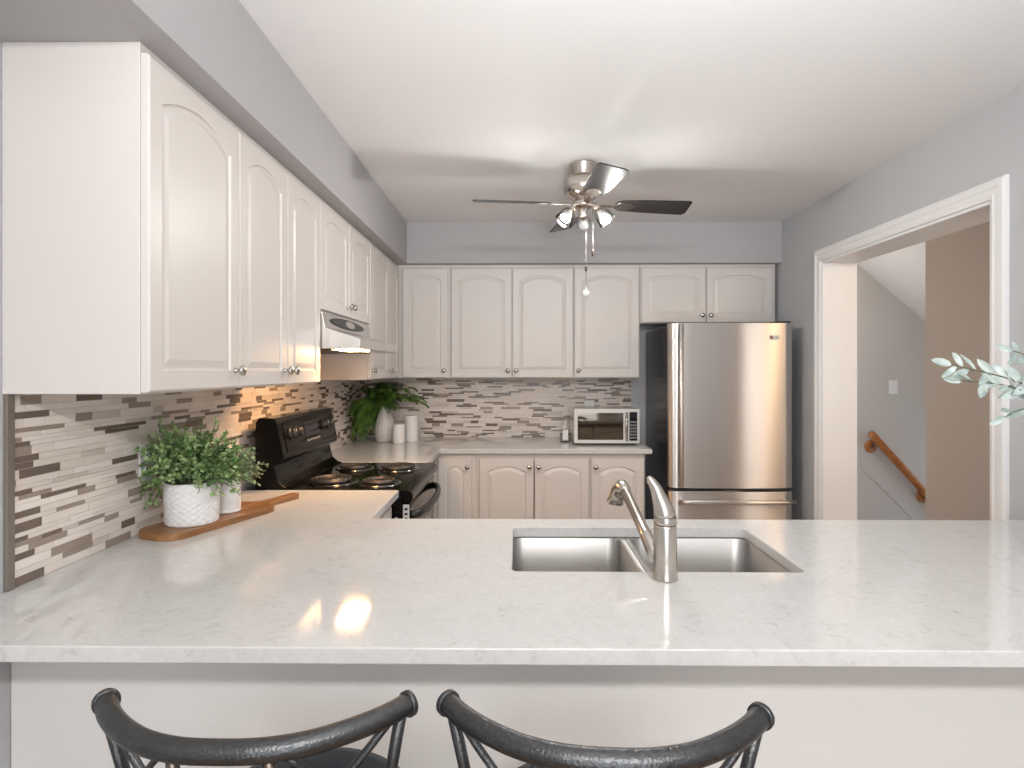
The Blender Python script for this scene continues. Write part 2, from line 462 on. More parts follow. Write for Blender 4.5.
def cabinet(name, label, loc, rotz, w_, h, depth, doors, kz, group=None, arch=0.05, base=False, top_open=False, t=0.018):
    """local x along the front, -y the front, origin at the front bottom left of the carcass. doors: (x0, x1, z0, z1, knob 'l'/'r')"""
    c = thing(name, label, 'cabinet', loc, rotz, group)
    if base:
        bm = rbox(0, 0.018, 0, depth, 0, h); box(bm, w_ - 0.018, w_, 0, depth, 0, h); box(bm, 0.018, w_ - 0.018, depth - 0.012, depth, 0.0, h)
        box(bm, 0.018, w_ - 0.018, 0.05, depth - 0.012, 0.09, 0.108); box(bm, 0.018, w_ - 0.018, 0.0, 0.018, h - 0.06, h); box(bm, 0.018, w_ - 0.018, 0.05, 0.065, 0, 0.09)
        # face frame stiles between the doors
        e = sorted([d[0] for d in doors]); e2 = sorted([d[1] for d in doors])
        if e[0] > 0.03: box(bm, 0.018, e[0] + 0.01, 0, 0.018, 0.1, h - 0.06)
        if e2[-1] < w_ - 0.02: box(bm, e2[-1] - 0.01, w_ - 0.018, 0, 0.018, 0.1, h - 0.06)
    else:
        bm = rbox(0, w_, 0, depth, 0, h)
    obj('carcass', bm, 'white_cab', c, bevel=0.0015)
    for x0, x1, z0, z1, k in doors:
        d = obj('door', door_bm(x1 - x0, z1 - z0, t, arch), 'white_cab', c)
        d.location = (x0, -0.001, z0)
        kn = obj('knob', knob_bm(), 'chrome', d, smooth=True)
        kn.location = ((0.026 if k == 'l' else x1 - x0 - 0.026), -t, kz - z0)
    return c


G = 0.0025
ZU, HU = 1.388, 0.770          # upper bottom, carcass height (to the soffit)
DB, DTOP = 0.004, HU - 0.025   # door bottom/top in the unit
XF = -0.825                    # carcass front of left uppers; door face at -0.807
DEP = XF - XL - 0.001


def left_upper(y0, y1, label, doors, zb=ZU, arch=0.042):
    h = ZU + HU - zb
    return cabinet('wall_cabinet', label, (XF, y0, zb), PI / 2, y1 - y0, h, DEP, [(a - y0, b - y0, DB, h - 0.025, k) for a, b, k in doors], 0.052, None, arch)


left_upper(1.277, 1.696, 'white single-door wall cabinet with its plain end panel nearest the viewer', [(1.279, 1.694, 'r')])
left_upper(1.697, 2.397, 'white two-door wall cabinet between the nearest one and the range hood', [(1.699, 2.050, 'r'), (2.054, 2.394, 'l')])
left_upper(2.399, 3.204, 'short white two-door wall cabinet directly above the range hood', [(2.402, 2.801, 'r'), (2.805, 3.201, 'l')], zb=1.688, arch=0.035)
left_upper(3.206, 3.657, 'white single-door wall cabinet just beyond the range hood', [(3.209, 3.655, 'l')])
left_upper(3.659, YB - 0.001, 'white corner wall cabinet where the two runs meet', [(3.661, 3.962, 'l')])
YU = 4.008                      # carcass front of back uppers; face at 3.99
BD = YB - YU - 0.001


def back_upper(x0, x1, label, doors, zb=ZU, arch=0.04):
    h = ZU + HU - zb
    return cabinet('wall_cabinet', label, (x0, YU, zb), 0, x1 - x0, h, BD, [(a - x0, b - x0, DB, h - 0.025, k) for a, b, k in doors], 0.052, None, arch)


back_upper(XF + 0.001, -0.462, 'white single-door back wall cabinet beside the corner, knob on its right', [(-0.786, -0.478, 'r')], arch=0.035)
back_upper(-0.461, 0.3735, 'white two-door back wall cabinet left of the hanging pull chain', [(-0.456, -0.047, 'r'), (-0.041, 0.368, 'l')])
back_upper(0.3745, 0.820, 'white single-door back wall cabinet above the microwave', [(0.378, 0.814, 'l')])
back_upper(0.822, 1.735, 'short white two-door wall cabinet above the refrigerator', [(0.830, 1.262, 'r'), (1.268, 1.712, 'l')], zb=1.760, arch=0.026)
# base cabinets
YBF = 3.682
HB = CT - 0.03 - 0.001
dz0, dz1 = 0.12, 0.893


def base_back(x0, x1, label, doors, depth=None):
    return cabinet('base_cabinet', label, (x0, YBF, 0), 0, x1 - x0, HB, (depth or YB - YBF - 0.001), [(a - x0, b - x0, dz0, dz1, k) for a, b, k in doors], 0.842, None, 0.036, True)


base_back(-0.535, -0.262, 'narrow white base cabinet in the corner past the stove', [(-0.500, -0.292, 'r')])
base_back(-0.261, 0.4445, 'white two-door base cabinet under the back worktop', [(-0.243, 0.094, 'r'), (0.100, 0.437, 'l')])
base_back(0.4455, 0.785, 'white single-door base cabinet beside the refrigerator', [(0.452, 0.778, 'l')])
c = thing('corner_base_unit', 'white blind corner base unit between stove and back worktop', 'cabinet', (XL, 3.118, 0))
obj('carcass', rbox(0.001, 0.594, 0.003, YB - 3.118 - 0.002, 0, HB), 'white_cab', c, bevel=0.0015)
cabinet('base_cabinet', 'white base cabinet between the peninsula and the stove', (-0.53, 1.935, 0), PI / 2, 2.385 - 1.935, HB, 0.598, [(0.01, 0.44, dz0, dz1, 'r')], 0.842, None, 0.036, True)
# peninsula
pn = thing('peninsula_base', 'white panelled peninsula base under the breakfast worktop', 'cabinet', (XL, 1.30, 0))
W = XR - XL
obj('back_panel', rbox(0.002, W - 0.002, 0, 0.02, 0, HB), 'panel_paint', pn)
bm = rbox(0.002, 0.02, 0.021, 0.58, 0, HB); box(bm, W - 0.02, W - 0.002, 0.021, 0.58, 0, HB); box(bm, 0.02, W - 0.02, 0.021, 0.58, 0.09, 0.108)
box(bm, 0.02, W - 0.02, 0.562, 0.58, HB - 0.05, HB); box(bm, 0.02, W - 0.02, 0.50, 0.515, 0, 0.09)
for x in (0.62, 1.08, 1.86, 2.32): box(bm, x - 0.02, x + 0.02, 0.562, 0.58, 0.09, HB - 0.05)
obj('carcass', bm, 'white_cab', pn)
for a, b, k in ((0.63, 1.07, 'l'), (1.09, 1.465, 'l'), (1.475, 1.85, 'r'), (1.87, 2.31, 'l'), (2.33, 2.85, 'l')):
    d = obj('door', door_bm(b - a, dz1 - dz0, 0.018, 0.036), 'white_cab', pn)
    d.rotation_euler = (0, 0, PI); d.location = (b, 0.581, dz0)
    kn = obj('knob', knob_bm(), 'chrome', d, smooth=True); kn.location = (0.026 if k == 'l' else b - a - 0.026, -0.018, 0.722)

# ------------------------------------------------------------------ worktops
SX0, SX1, SY0, SY1 = -0.016, 0.694, 1.427, 1.828
e = 0.0015
outer = [(XL + e, 1.03), (XR - e, 1.03), (XR - e, 1.932), (-0.485, 1.932), (-0.485, 2.388), (XL + e, 2.388)]
wt = obj('worktop', slab_with_holes(outer, [rrect(SX0, SX1, SY0, SY1, 0.022)], CT - 0.03, CT), 'quartz', bevel=0.003)
tag(wt, 'pale quartz peninsula worktop with the sink cut-out', 'worktop')
wt2 = obj('worktop', slab_with_holes([(XL + e, 3.122), (-0.485, 3.122), (-0.485, 3.645), (0.825, 3.645), (0.825, YB - e), (XL + e, YB - e)], [], CT - 0.03, CT), 'quartz', bevel=0.003)
tag(wt2, 'pale quartz worktop along the back wall under the microwave', 'worktop')

# ------------------------------------------------------------------ backsplash
rng = random.Random(5)


def mosaic(bm, length, z0, z1, put):
    z = z0
    while z < z1 - 0.004:
        h = rng.choice((0.0105, 0.0105, 0.0155, 0.0155, 0.021)); h = min(h, z1 - z)
        x = -rng.uniform(0, 0.12); prev = 0
        while x < length:
            l = rng.choice((0.06, 0.09, 0.11, 0.14)) * rng.uniform(0.92, 1.08)
            a, b = max(0, x), min(length, x + l)
            if b - a > 0.004:
                q = rng.random()
                mi = 1 if q < 0.33 else 2 if q < 0.44 else 5 if q < 0.69 else 3 if q < 0.88 else 4
                if h < 0.011 and rng.random() < 0.15: mi = 4
                if mi in (3, 4) and prev in (3, 4) and rng.random() < 0.75: mi = 1
                prev = mi
                put(bm, a + 0.0006, b - 0.0006, z + 0.0006, z + h - 0.0006, mi, rng.uniform(0.0062, 0.0082))
            x += l
        z += h


TM = ['grout', 'tile0', 'tile1', 'tile2', 'tile3', 'tile4']
bm = rbox(XL + 0.0005, XL + 0.0055, 1.300, YB - 0.0005, CT + 0.0005, ZU - 0.0005)
mosaic(bm, YB - 0.009 - 1.300, CT + 0.0005, ZU - 0.001, lambda b, a0, a1, z0, z1, mi, d: box(b, XL + 0.004, XL + d, 1.300 + a0, 1.300 + a1, z0, z1, mi))
# tiles carry on up to the hood behind the stove
box(bm, XL + 0.0005, XL + 0.0055, 2.400, 3.203, ZU, 1.685)
mosaic(bm, 3.203 - 2.400, ZU + 0.001, 1.684, lambda b, a0, a1, z0, z1, mi, d: box(b, XL + 0.004, XL + d, 2.400 + a0, 2.400 + a1, z0, z1, mi))
bs = obj('backsplash', bm, TM); tag(bs, 'linear mosaic tile backsplash along the left wall behind the stove', 'backsplash')
obj('edge_trim', rbox(XL + 0.0005, XL + 0.011, 1.280, 1.2995, CT + 0.0005, ZU - 0.0005), 'edge', bs, bevel=0.001)
bm = rbox(XL + 0.009, 0.820, YB - 0.0055, YB - 0.0005, CT + 0.0005, ZU - 0.0005)
mosaic(bm, 0.820 - XL - 0.009, CT + 0.0005, ZU - 0.001, lambda b, a0, a1, z0, z1, mi, d: box(b, XL + 0.009 + a0, XL + 0.009 + a1, YB - d, YB - 0.004, z0, z1, mi))
bs = obj('backsplash', bm, TM); tag(bs, 'linear mosaic tile backsplash on the back wall behind the microwave', 'backsplash')


def outlet(label, loc, rz):
    o = thing('wall_outlet', label, 'outlet', loc, rz)
    obj('plate', rbox(-0.036, 0.036, -0.005, 0, -0.058, 0.058), 'plastic', o, bevel=0.003)
    for s in (-0.021, 0.021):
        so = obj('socket', lathe(B(), [(0.015, 0), (0.0145, 0.002)], 20, (0, -0.005, s), Matrix.Rotation(PI / 2, 4, 'X')), 'plastic', o)
        bm = B()
        for q in (-0.005, 0.005): box(bm, q - 0.001, q + 0.001, -0.0076, -0.007, s - 0.001, s + 0.007)
        obj('slot', bm, 'blackm', so)
    return o


outlet('white outlet plate on the mosaic tiles behind the bushy pot plant', (XL + 0.0085, 1.765, 1.165), PI / 2)
outlet('white outlet plate on the left tiles behind the fern', (XL + 0.0085, 3.99, 1.155), PI / 2)
outlet('white outlet plate on the back tiles above the microwave', (0.515, YB - 0.0085, 1.165), 0)

# ------------------------------------------------------------------ sink and faucet
sk = thing('sink', 'double-bowl stainless undermount sink in the peninsula', 'sink', (0.339, 1.6275, CT - 0.03))


def bowl_bm(x0, x1, y0, y1, dpt, lip):
    bm = B(); rings = []
    for ins, z, r in ((-lip, -0.0005, 0.03), (0.0, -0.0005, 0.03), (0.004, -0.006, 0.035), (0.008, -0.10, 0.04), (0.012, -dpt + 0.03, 0.045), (0.022, -dpt + 0.008, 0.05), (0.045, -dpt, 0.05)):
        rings.append([bm.verts.new((x, y, z)) for x, y in rrect(x0 + ins, x1 - ins, y0 + ins, y1 - ins, r, 6)])
    for a, b in zip(rings, rings[1:]):
        n = len(a)
        for i in range(n): bm.faces.new((a[i], a[(i + 1) % n], b[(i + 1) % n], b[i]))
    bm.faces.new(rings[-1])
    bmesh.ops.recalc_face_normals(bm, faces=bm.faces)
    if sum(f.normal.z for f in bm.faces if len(f.verts) > 6) < 0: bmesh.ops.reverse_faces(bm, faces=bm.faces)
    return bm


hx, hy = (SX1 - SX0) / 2 + 0.006, (SY1 - SY0) / 2 + 0.006
for x0, x1, dp in ((-hx, -0.026, 0.19), (0.002, hx, 0.17)):
    b = obj('bowl', bowl_bm(x0, x1, -hy, hy, dp, 0.013), 'sinksteel', sk, smooth=True)
    cx = (x0 + x1) / 2
    obj('drain', lathe(B(), [(0.045, 0.001), (0.043, 0.004), (0.034, 0.003), (0.03, 0.001), (0.005, 0.002)], 28, (cx, 0, -dp), capb=False), 'chrome', sk, smooth=True)
fc = thing('faucet', 'brushed nickel pull-out kitchen faucet behind the sink', 'faucet', (0.342, 1.380, CT))
obj('body', lathe(B(), [(0.0295, 0), (0.0295, 0.004), (0.0282, 0.008), (0.0275, 0.05), (0.0262, 0.122), (0.0255, 0.126), (0.023, 0.127)], 36), 'nickel', fc, smooth=True, bevel=0)
bm = lathe(B(), [(0.0245, 0.128), (0.0268, 0.130), (0.0272, 0.134), (0.026, 0.145)], 36, capt=False)
hp = [(0, 0, 0.143), (-0.002, -0.0, 0.155), (-0.007, 0.001, 0.172), (-0.0145, 0.002, 0.192), (-0.022, 0.003, 0.212), (-0.030, 0.004, 0.224), (-0.0375, 0.004, 0.233), (-0.041, 0.004, 0.2345)]
tube(bm, hp, [0.0262, 0.0245, 0.0208, 0.0165, 0.0133, 0.0108, 0.008, 0.004], 20)
obj('lever_handle', bm, 'nickel', fc, smooth=True)
# spout runs up and over the left bowl
s0 = Vector((-0.012, 0.018, 0.035)); s1 = Vector((-0.045, 0.275, 0.152))
obj('spout', tube(B(), [s0, s0.lerp(s1, 0.3), s0.lerp(s1, 0.34), s0.lerp(s1, 0.36), s1], [0.0175, 0.0165, 0.0165, 0.0145, 0.0138], 20), 'nickel', fc, smooth=True)
s2 = s1 + Vector((-0.004, 0.022, 0.004)); s3 = s2 + Vector((-0.006, 0.018, -0.016)); s4 = s3 + Vector((-0.009, 0.008, -0.034))
obj('spray_head', tube(B(), [s1 - Vector((-0.002, 0.012, 0.006)), s1, s2, s3, s3.lerp(s4, 0.5), s4, s4 + Vector((0, 0, -0.004))], [0.0135, 0.0175, 0.021, 0.0215, 0.022, 0.024, 0.021], 20), 'nickel', fc, smooth=True)

# ------------------------------------------------------------------ range
RY0, RY1 = 2.393, 3.117
rg = thing('electric_range', 'black electric range with coil burners and raised control panel', 'stove', (XL, RY0, 0))
RW = RY1 - RY0
X = lambda x: x - XL
obj('body', rbox(0.012, X(-0.472), 0.0, RW, 0.03, 0.925), 'black', rg, bevel=0.004)
# cooktop with rounded front edge
bm = prism(B(), [(0.10, 0.926), (0.10, 0.953), (X(-0.452), 0.953), (X(-0.438), 0.948), (X(-0.43), 0.936), (X(-0.43), 0.915), (X(-0.44), 0.902), (X(-0.471), 0.902), (X(-0.471), 0.926)], 1, 0.0, RW)
obj('cooktop', bm, 'black', rg, bevel=0.003)
bg = [(0.055, 0.926), (0.055, 1.225), (0.068, 1.246), (X(-1.0), 1.244), (X(-0.988), 1.232), (X(-0.958), 1.085), (X(-0.962), 1.068), (X(-0.998), 1.052), (X(-0.996), 1.04), (X(-0.982), 0.985), (X(-0.955), 0.962), (X(-0.93), 0.954), (0.10, 0.954), (0.10, 0.926)]
bk = obj('backguard', prism(B(), bg, 1, 0.004, RW - 0.004), 'black', rg, bevel=0.006, bseg=3)
tl = math.atan2(0.030, 0.147)     # the panel leans back by this
Rt = Matrix.Rotation(-tl, 4, 'Y')  # local +x -> outward & up
pc = Vector((X(-0.973), RW / 2, 1.1585))


def panel_box(y0, y1, h0, h1, d0, d1, m, name, bev=0.001):
    bm = rbox(d0, d1, y0, y1, h0, h1)
    o = obj(name, bm, m, bk, bevel=bev)
    o.location = pc; o.rotation_euler = (0, -tl, 0)
    return o


panel_box(-0.31, 0.31, -0.064, 0.064, 0.0005, 0.003, 'black', 'control_panel')
panel_box(-0.085, 0.105, -0.022, 0.046, 0.003, 0.0045, 'display', 'clock_display')
for i in range(5):
    panel_box(-0.075 + i * 0.036, -0.05 + i * 0.036, -0.044, -0.034, 0.003, 0.005, 'cream_btn', 'button')
for yk, hk in ((-0.250, 0.012), (-0.185, 0.012), (0.175, 0.012), (0.243, 0.012)):
    bm = lathe(B(), [(0.026, 0), (0.026, 0.006), (0.021, 0.009), (0.019, 0.024), (0.017, 0.026), (0.001, 0.0262)], 24, (0, 0, 0), Matrix.Rotation(PI / 2, 4, 'Y'))
    box(bm, 0.02, 0.029, -0.003, 0.003, -0.018, 0.018)
    k = obj('knob', bm, 'blackm', bk, bevel=0.0008)
    k.location = pc + Rt @ Vector((0.003, yk, hk)); k.rotation_euler = (0, -tl, 0)
    mk = obj('knob_mark', rbox(0.0285, 0.0295, -0.0012, 0.0012, 0.004, 0.018), 'plastic', k)
for bx, by, r in ((-0.815, 2.575, 0.098), (-0.600, 2.545, 0.078), (-0.815, 2.93, 0.080), (-0.595, 2.93, 0.094)):
    bu = obj('burner', lathe(B(), [(r + 0.014, 0.9535), (r + 0.013, 0.9565), (r + 0.004, 0.957), (r * 0.8, 0.9555), (0.01, 0.9545)], 40, (X(bx), by - RY0, 0), capb=False, capt=True), 'pan', rg, smooth=True)
    pts = []; n = 120; turns = 3.9 if r > 0.085 else 2.9
    for i in range(n):
        tt = i / (n - 1); a = tt * turns * 2 * PI; rr = 0.022 + (r - 0.026) * tt
        pts.append((X(bx) + rr * math.cos(a), by - RY0 + rr * math.sin(a), 0.966))
    obj('coil', tube(B(), pts, 0.0060, 8), 'coil', bu, smooth=True)
# front
obj('oven_door', rbox(X(-0.470), X(-0.444), 0.012, RW - 0.012, 0.26, 0.895), 'black', rg, bevel=0.006)
dw = obj('door_window', rbox(X(-0.4439), X(-0.4425), 0.12, RW - 0.12, 0.42, 0.74), 'darkglass', rg)
obj('drawer', rbox(X(-0.470), X(-0.446), 0.012, RW - 0.012, 0.06, 0.245), 'black', rg, bevel=0.006)
pts = []
for i in range(15):
    tt = i / 14; pts.append((X(-0.443 + 0.052 * math.sin(PI * tt) ** 0.45), 0.04 + (RW - 0.08) * tt, 0.842))
obj('door_handle', tube(B(), pts, 0.014, 12, squash=(1.0, 1.25)), 'blackm', rg, smooth=True)
bm = rbox(X(-0.4705), X(-0.4455), 0.0065, 0.0115, 0.70, 0.893)
vs = obj('vent_strip', bm, 'slot', rg)
bm = B()
for i in range(9): box(bm, X(-0.464), X(-0.452), 0.0055, 0.0064, 0.71 + i * 0.02, 0.72 + i * 0.02)
obj('slot', bm, 'blackm', vs)

# ------------------------------------------------------------------ range hood
HY0, HY1 = 2.404, 3.12
hd = thing('range_hood', 'stainless under-cabinet range hood with a lit lamp', 'range hood', (XL, HY0, 1.53))
HW = HY1 - HY0
Z = lambda z: z - 1.53
prof = [(0.009, Z(1.530)), (0.009, Z(1.686)), (X(-0.808), Z(1.686)), (X(-0.790), Z(1.617)), (X(-0.650), Z(1.572)), (X(-0.646), Z(1.568)), (X(-0.646), Z(1.532)), (X(-0.650), Z(1.530))]
obj('canopy', prism(B(), prof, 1, 0, HW), 'hoodsteel', hd, bevel=0.002)
f0 = Vector((X(-0.808), 0, Z(1.686))); f1 = Vector((X(-0.790), 0, Z(1.617)))
fl = math.atan2(0.018, 0.069)
fo = obj('control_panel', lathe(B(), [(1, 0), (0.98, 0.003), (0.93, 0.004)], 40), 'blackm', hd, smooth=False)
fo.scale = (0.024, 0.27, 1)
fo.location = (f0 + f1) / 2 + Vector((0.001, HW * 0.5, 0.0)); fo.rotation_euler = (0, PI / 2 - fl, 0)
fo2 = obj('oval_badge', lathe(B(), [(1, 0), (0.9, 0.002)], 32), 'hoodsteel', hd)
fo2.scale = (0.018, 0.075, 1); fo2.location = (f0 + f1) / 2 + Vector((0.005, HW * 0.52, 0.001)); fo2.rotation_euler = (0, PI / 2 - fl, 0)
obj('filter', rbox(0.06, X(-0.78), 0.05, HW - 0.03, -0.004, -0.0002), 'blackm', hd)
obj('lamp_lens', rbox(X(-0.765), X(-0.67), 0.06, 0.24, -0.005, -0.0002), 'hoodlamp', hd, bevel=0.001)

# ------------------------------------------------------------------ refrigerator
FX0, FX1, FYF = 0.916, 1.668, 3.575
fr = thing('refrigerator', 'stainless bottom-freezer refrigerator with black sides', 'refrigerator', (FX0, FYF, 0))
FW = FX1 - FX0
obj('cabinet', rbox(0.004, FW - 0.004, 0.075, YB - FYF - 0.03, 0.02, 1.716), 'fridgeside', fr, bevel=0.006)


def bowed(z0, z1, d=0.07, bow=0.022, x0=0.0, x1=FW):
    n = 28; pts = []
    for i in range(n + 1):
        u = i / n; x = x0 + (x1 - x0) * u
        s = 2 * u - 1
        y = -bow * (1 - s * s)
        edge = min(u, 1 - u) * (x1 - x0)
        if edge < 0.018: y += 0.018 * (1 - math.sqrt(max(0, 1 - ((0.018 - edge) / 0.018) ** 2)))
        pts.append((x, y + 0.022))
    pts += [(x1, d), (x0, d)]
    return prism(B(), pts, 2, z0, z1)


dr = obj('door', bowed(0.727, 1.728), 'steel', fr, bevel=0.002)
dw = obj('freezer_drawer', bowed(0.06, 0.707), 'steel', fr, bevel=0.002)
hb = B(); tube(hb, [(0.062, -0.022, 0.742), (0.062, -0.024, 1.2), (0.062, -0.022, 1.72)], 0.0155, 16, squash=(1.0, 0.8))
box(hb, 0.053, 0.071, -0.018, 0.018, 0.75, 0.79); box(hb, 0.053, 0.071, -0.018, 0.018, 1.67, 1.71)
obj('door_handle', hb, 'steel', dr, smooth=True)
hb = B(); pts = []
for i in range(13):
    u = i / 12; x = 0.05 + (FW - 0.06) * u; pts.append((x, -0.022 * (1 - (2 * x / FW - 1) ** 2) - 0.022, 0.652))
tube(hb, pts, 0.013, 14)
for x in (0.07, FW - 0.06): box(hb, x - 0.012, x + 0.012, -0.022, 0.02, 0.643, 0.661)
obj('drawer_handle', hb, 'steel', dw, smooth=True)
obj('gasket', rbox(0.01, FW - 0.01, 0.06, 0.075, 0.07, 1.715), 'blackm', fr)
obj('hinge_cover', rbox(FW - 0.10, FW - 0.01, 0.03, 0.15, 1.729, 1.741), 'hingecover', fr, bevel=0.004)
bgx, bgz = FW - 0.125, 1.640
s = 2 * bgx / FW - 1; by = 0.022 - 0.022 * (1 - s * s) - 0.0005
bd = obj('badge', rbox(-0.028, 0.034, -0.003, 0.0, -0.014, 0.014), 'slot', dr, bevel=0.001)
bd.location = (bgx, by, bgz); bd.rotation_euler = (0, 0, 0.055 * 0.8)
obj('emblem', lathe(B(), [(0.0105, 0), (0.0105, 0.001), (0.008, 0.0012)], 24, (-0.015, -0.003, 0), Matrix.Rotation(PI / 2, 4, 'X')), 'badge_red', bd)
cu = bpy.data.curves.new('letters', 'FONT'); cu.body = 'LG'; cu.size = 0.024; cu.extrude = 0.0006; cu.align_x = 'CENTER'; cu.align_y = 'CENTER'
tmp = bpy.data.objects.new('tmp', cu); C.objects.link(tmp)
me = bpy.data.meshes.new_from_object(tmp.evaluated_get(bpy.context.evaluated_depsgraph_get())); bpy.data.objects.remove(tmp)
lt = bpy.data.objects.new('letters', me); C.objects.link(lt); lt.parent = bd; lt.location = (0.015, -0.0034, 0); lt.rotation_euler = (PI / 2, 0, 0)
me.materials.clear(); me.materials.append(M['badge_grey'])

# ------------------------------------------------------------------ microwave and dispenser
MX, MY = 0.362, 3.838
mw = thing('microwave', 'small silver microwave oven on the back worktop', 'microwave', (MX, MY, CT))
MW, MH, MD = 0.425, 0.236, 0.32
bm = rbox(0, MW, 0.02, MD, 0.012, MH)
obj('body', bm, 'hoodsteel', mw, bevel=0.004)
fr_ = rbox(0, MW, 0.0, 0.0195, 0.012, MH)
obj('front_frame', fr_, 'slot', mw, bevel=0.003)
obj('door_window', rbox(0.022, 0.318, -0.003, -0.0003, 0.036, MH - 0.026), 'darkglass', mw)
obj('control_panel', rbox(0.358, 0.408, -0.003, -0.0003, 0.03, MH - 0.02), 'black', mw)
obj('clock_display', rbox(0.362, 0.404, -0.0045, -0.0031, MH - 0.062, MH - 0.028), 'display', mw)
for r in range(6):
    for q in range(3):
        obj('button', rbox(0.363 + q * 0.0145, 0.3745 + q * 0.0145, -0.0045, -0.0031, 0.042 + r * 0.0205, 0.055 + r * 0.0205), 'cream_btn', mw)
hb = B(); tube(hb, [(0.337, -0.022, 0.03), (0.337, -0.022, MH - 0.02)], 0.008, 12); box(hb, 0.332, 0.342, -0.02, 0, 0.045, 0.06); box(hb, 0.332, 0.342, -0.02, 0, MH - 0.05, MH - 0.035)
obj('handle', hb, 'chrome', mw, smooth=True)
for a, b_ in ((0.03, 0.04), (MW - 0.03, 0.04), (0.03, MD - 0.04), (MW - 0.03, MD - 0.04)):
    obj('foot', lathe(B(), [(0.012, 0.0005), (0.012, 0.0125)], 16, (a, b_, 0)), 'blackm', mw)
sd = thing('soap_dispenser', 'small clear bottle with white label beside the microwave', 'bottle', (0.318, 4.03, CT))
obj('base', rbox(-0.032, 0.032, -0.032, 0.032, 0.0005, 0.008), 'blackm', sd, bevel=0.002)
bm = slab_with_holes(rrect(-0.027, 0.027, -0.027, 0.027, 0.008), [], 0.0085, 0.088); obj('bottle', bm, 'glass', sd, bevel=0.003)
obj('liquid_label', rbox(-0.019, 0.019, -0.0285, -0.0275, 0.015, 0.082), 'ceramic', sd)
bm = lathe(B(), [(0.018, 0.089), (0.018, 0.108), (0.008, 0.112), (0.007, 0.128), (0.014, 0.13), (0.014, 0.142), (0.005, 0.145)], 20); obj('pump', bm, 'slot', sd, smooth=False, bevel=0.001)

# ------------------------------------------------------------------ cutting board and pots
ax = math.atan2(0.342, 0.94)
bo = thing('cutting_board', 'brown wooden cutting board under the two white pots', 'cutting board', (-1.053, 1.672, CT), -ax)


def board_outline():
    pts = []
    hw = 0.082
    for k in range(9):
        a = PI + PI / 2 * k / 8; pts.append((-hw + 0.06 + 0.06 * math.cos(a), 0.06 + 0.06 * math.sin(a)))
    for k in range(9):
        a = -PI / 2 + PI / 2 * k / 8; pts.append((hw - 0.06 + 0.06 * math.cos(a), 0.06 + 0.06 * math.sin(a)))
    pts += [(hw, 0.35)]
    for k in range(9):
        a = PI / 2 * k / 8; pts.append((hw - 0.05 + 0.05 * math.cos(a), 0.40 + 0.05 * math.sin(a)))
    pts += [(0.030, 0.458), (0.0165, 0.485), (0.0165, 0.56), (0.0185, 0.60)]
    for k in range(1, 8):
        a = PI * k / 8; pts.append((0.021 * math.cos(a), 0.615 + 0.021 * math.sin(a)))
    pts += [(-0.0185, 0.60), (-0.0165, 0.56), (-0.0165, 0.485), (-0.030, 0.458)]
    for k in range(9):
        a = PI / 2 + PI / 2 * k / 8; pts.append((-hw + 0.05 + 0.05 * math.cos(a), 0.40 + 0.05 * math.sin(a)))
    return [(x, y * 0.955) for x, y in pts]


hole = [(0.007 * math.cos(-2 * PI * k / 14), 0.586 + 0.007 * math.sin(-2 * PI * k / 14)) for k in range(14)]
obj('board', slab_with_holes(board_outline(), [hole], 0.0005, 0.020), 'board', bo, bevel=0.005, bseg=3)
BT = CT + 0.0205


def textured_pot_bm(r, h, seg=36, rows=13):
    """basket-like relief of small lozenges"""
    bm = B(); rings = []
    prof = []
    for i in range(rows * 2 + 1):
        z = 0.004 + (h - 0.012) * i / (rows * 2)
        ring = []
        for k in range(seg * 2):
            ph = (k + i) % 4
            d = 0.0032 if (k // 2 + i // 2) % 2 == 0 else -0.0022
            rr = r * (0.955 + 0.045 * i / (rows * 2)) + d
            a = 2 * PI * k / (seg * 2); ring.append(bm.verts.new((rr * math.cos(a), rr * math.sin(a), z)))
        rings.append(ring)
    n = seg * 2

    def plain(rr, z): return [bm.verts.new((rr * math.cos(2 * PI * k / n), rr * math.sin(2 * PI * k / n), z)) for k in range(n)]
    allr = [plain(r * 0.93, 0.0)] + rings + [plain(r, h - 0.006), plain(r - 0.001, h), plain(r - 0.006, h), plain(r - 0.007, h - 0.03)]
    for a, b in zip(allr, allr[1:]):
        for i in range(n): bm.faces.new((a[i], a[(i + 1) % n], b[(i + 1) % n], b[i]))
    bm.faces.new(list(reversed(allr[0])))
    return bm


def leaf(bm, p, d, up, l, wd, fold=0.15, npt=3):
    """rounded leaf starting at p along d"""
    d = d.normalized(); s = d.cross(up)
    if s.length < 1e-4: s = Vector((1, 0, 0))
    s.normalize(); n = s.cross(d).normalized()
    prof = [(0.0, 0.02), (0.25, 0.8), (0.55, 1.0), (0.82, 0.7), (1.0, 0.05)]
    mid = [bm.verts.new(p + d * l * t + n * (-fold * wd * q * 0.5)) for t, q in prof]
    lf = [bm.verts.new(p + d * l * t + s * wd * 0.5 * q + n * fold * wd * q * 0.5) for t, q in prof]
    rt = [bm.verts.new(p + d * l * t - s * wd * 0.5 * q + n * fold * wd * q * 0.5) for t, q in prof]
    for i in range(4):
        bm.faces.new((mid[i], mid[i + 1], lf[i + 1], lf[i])); bm.faces.new((mid[i], rt[i], rt[i + 1], mid[i + 1]))


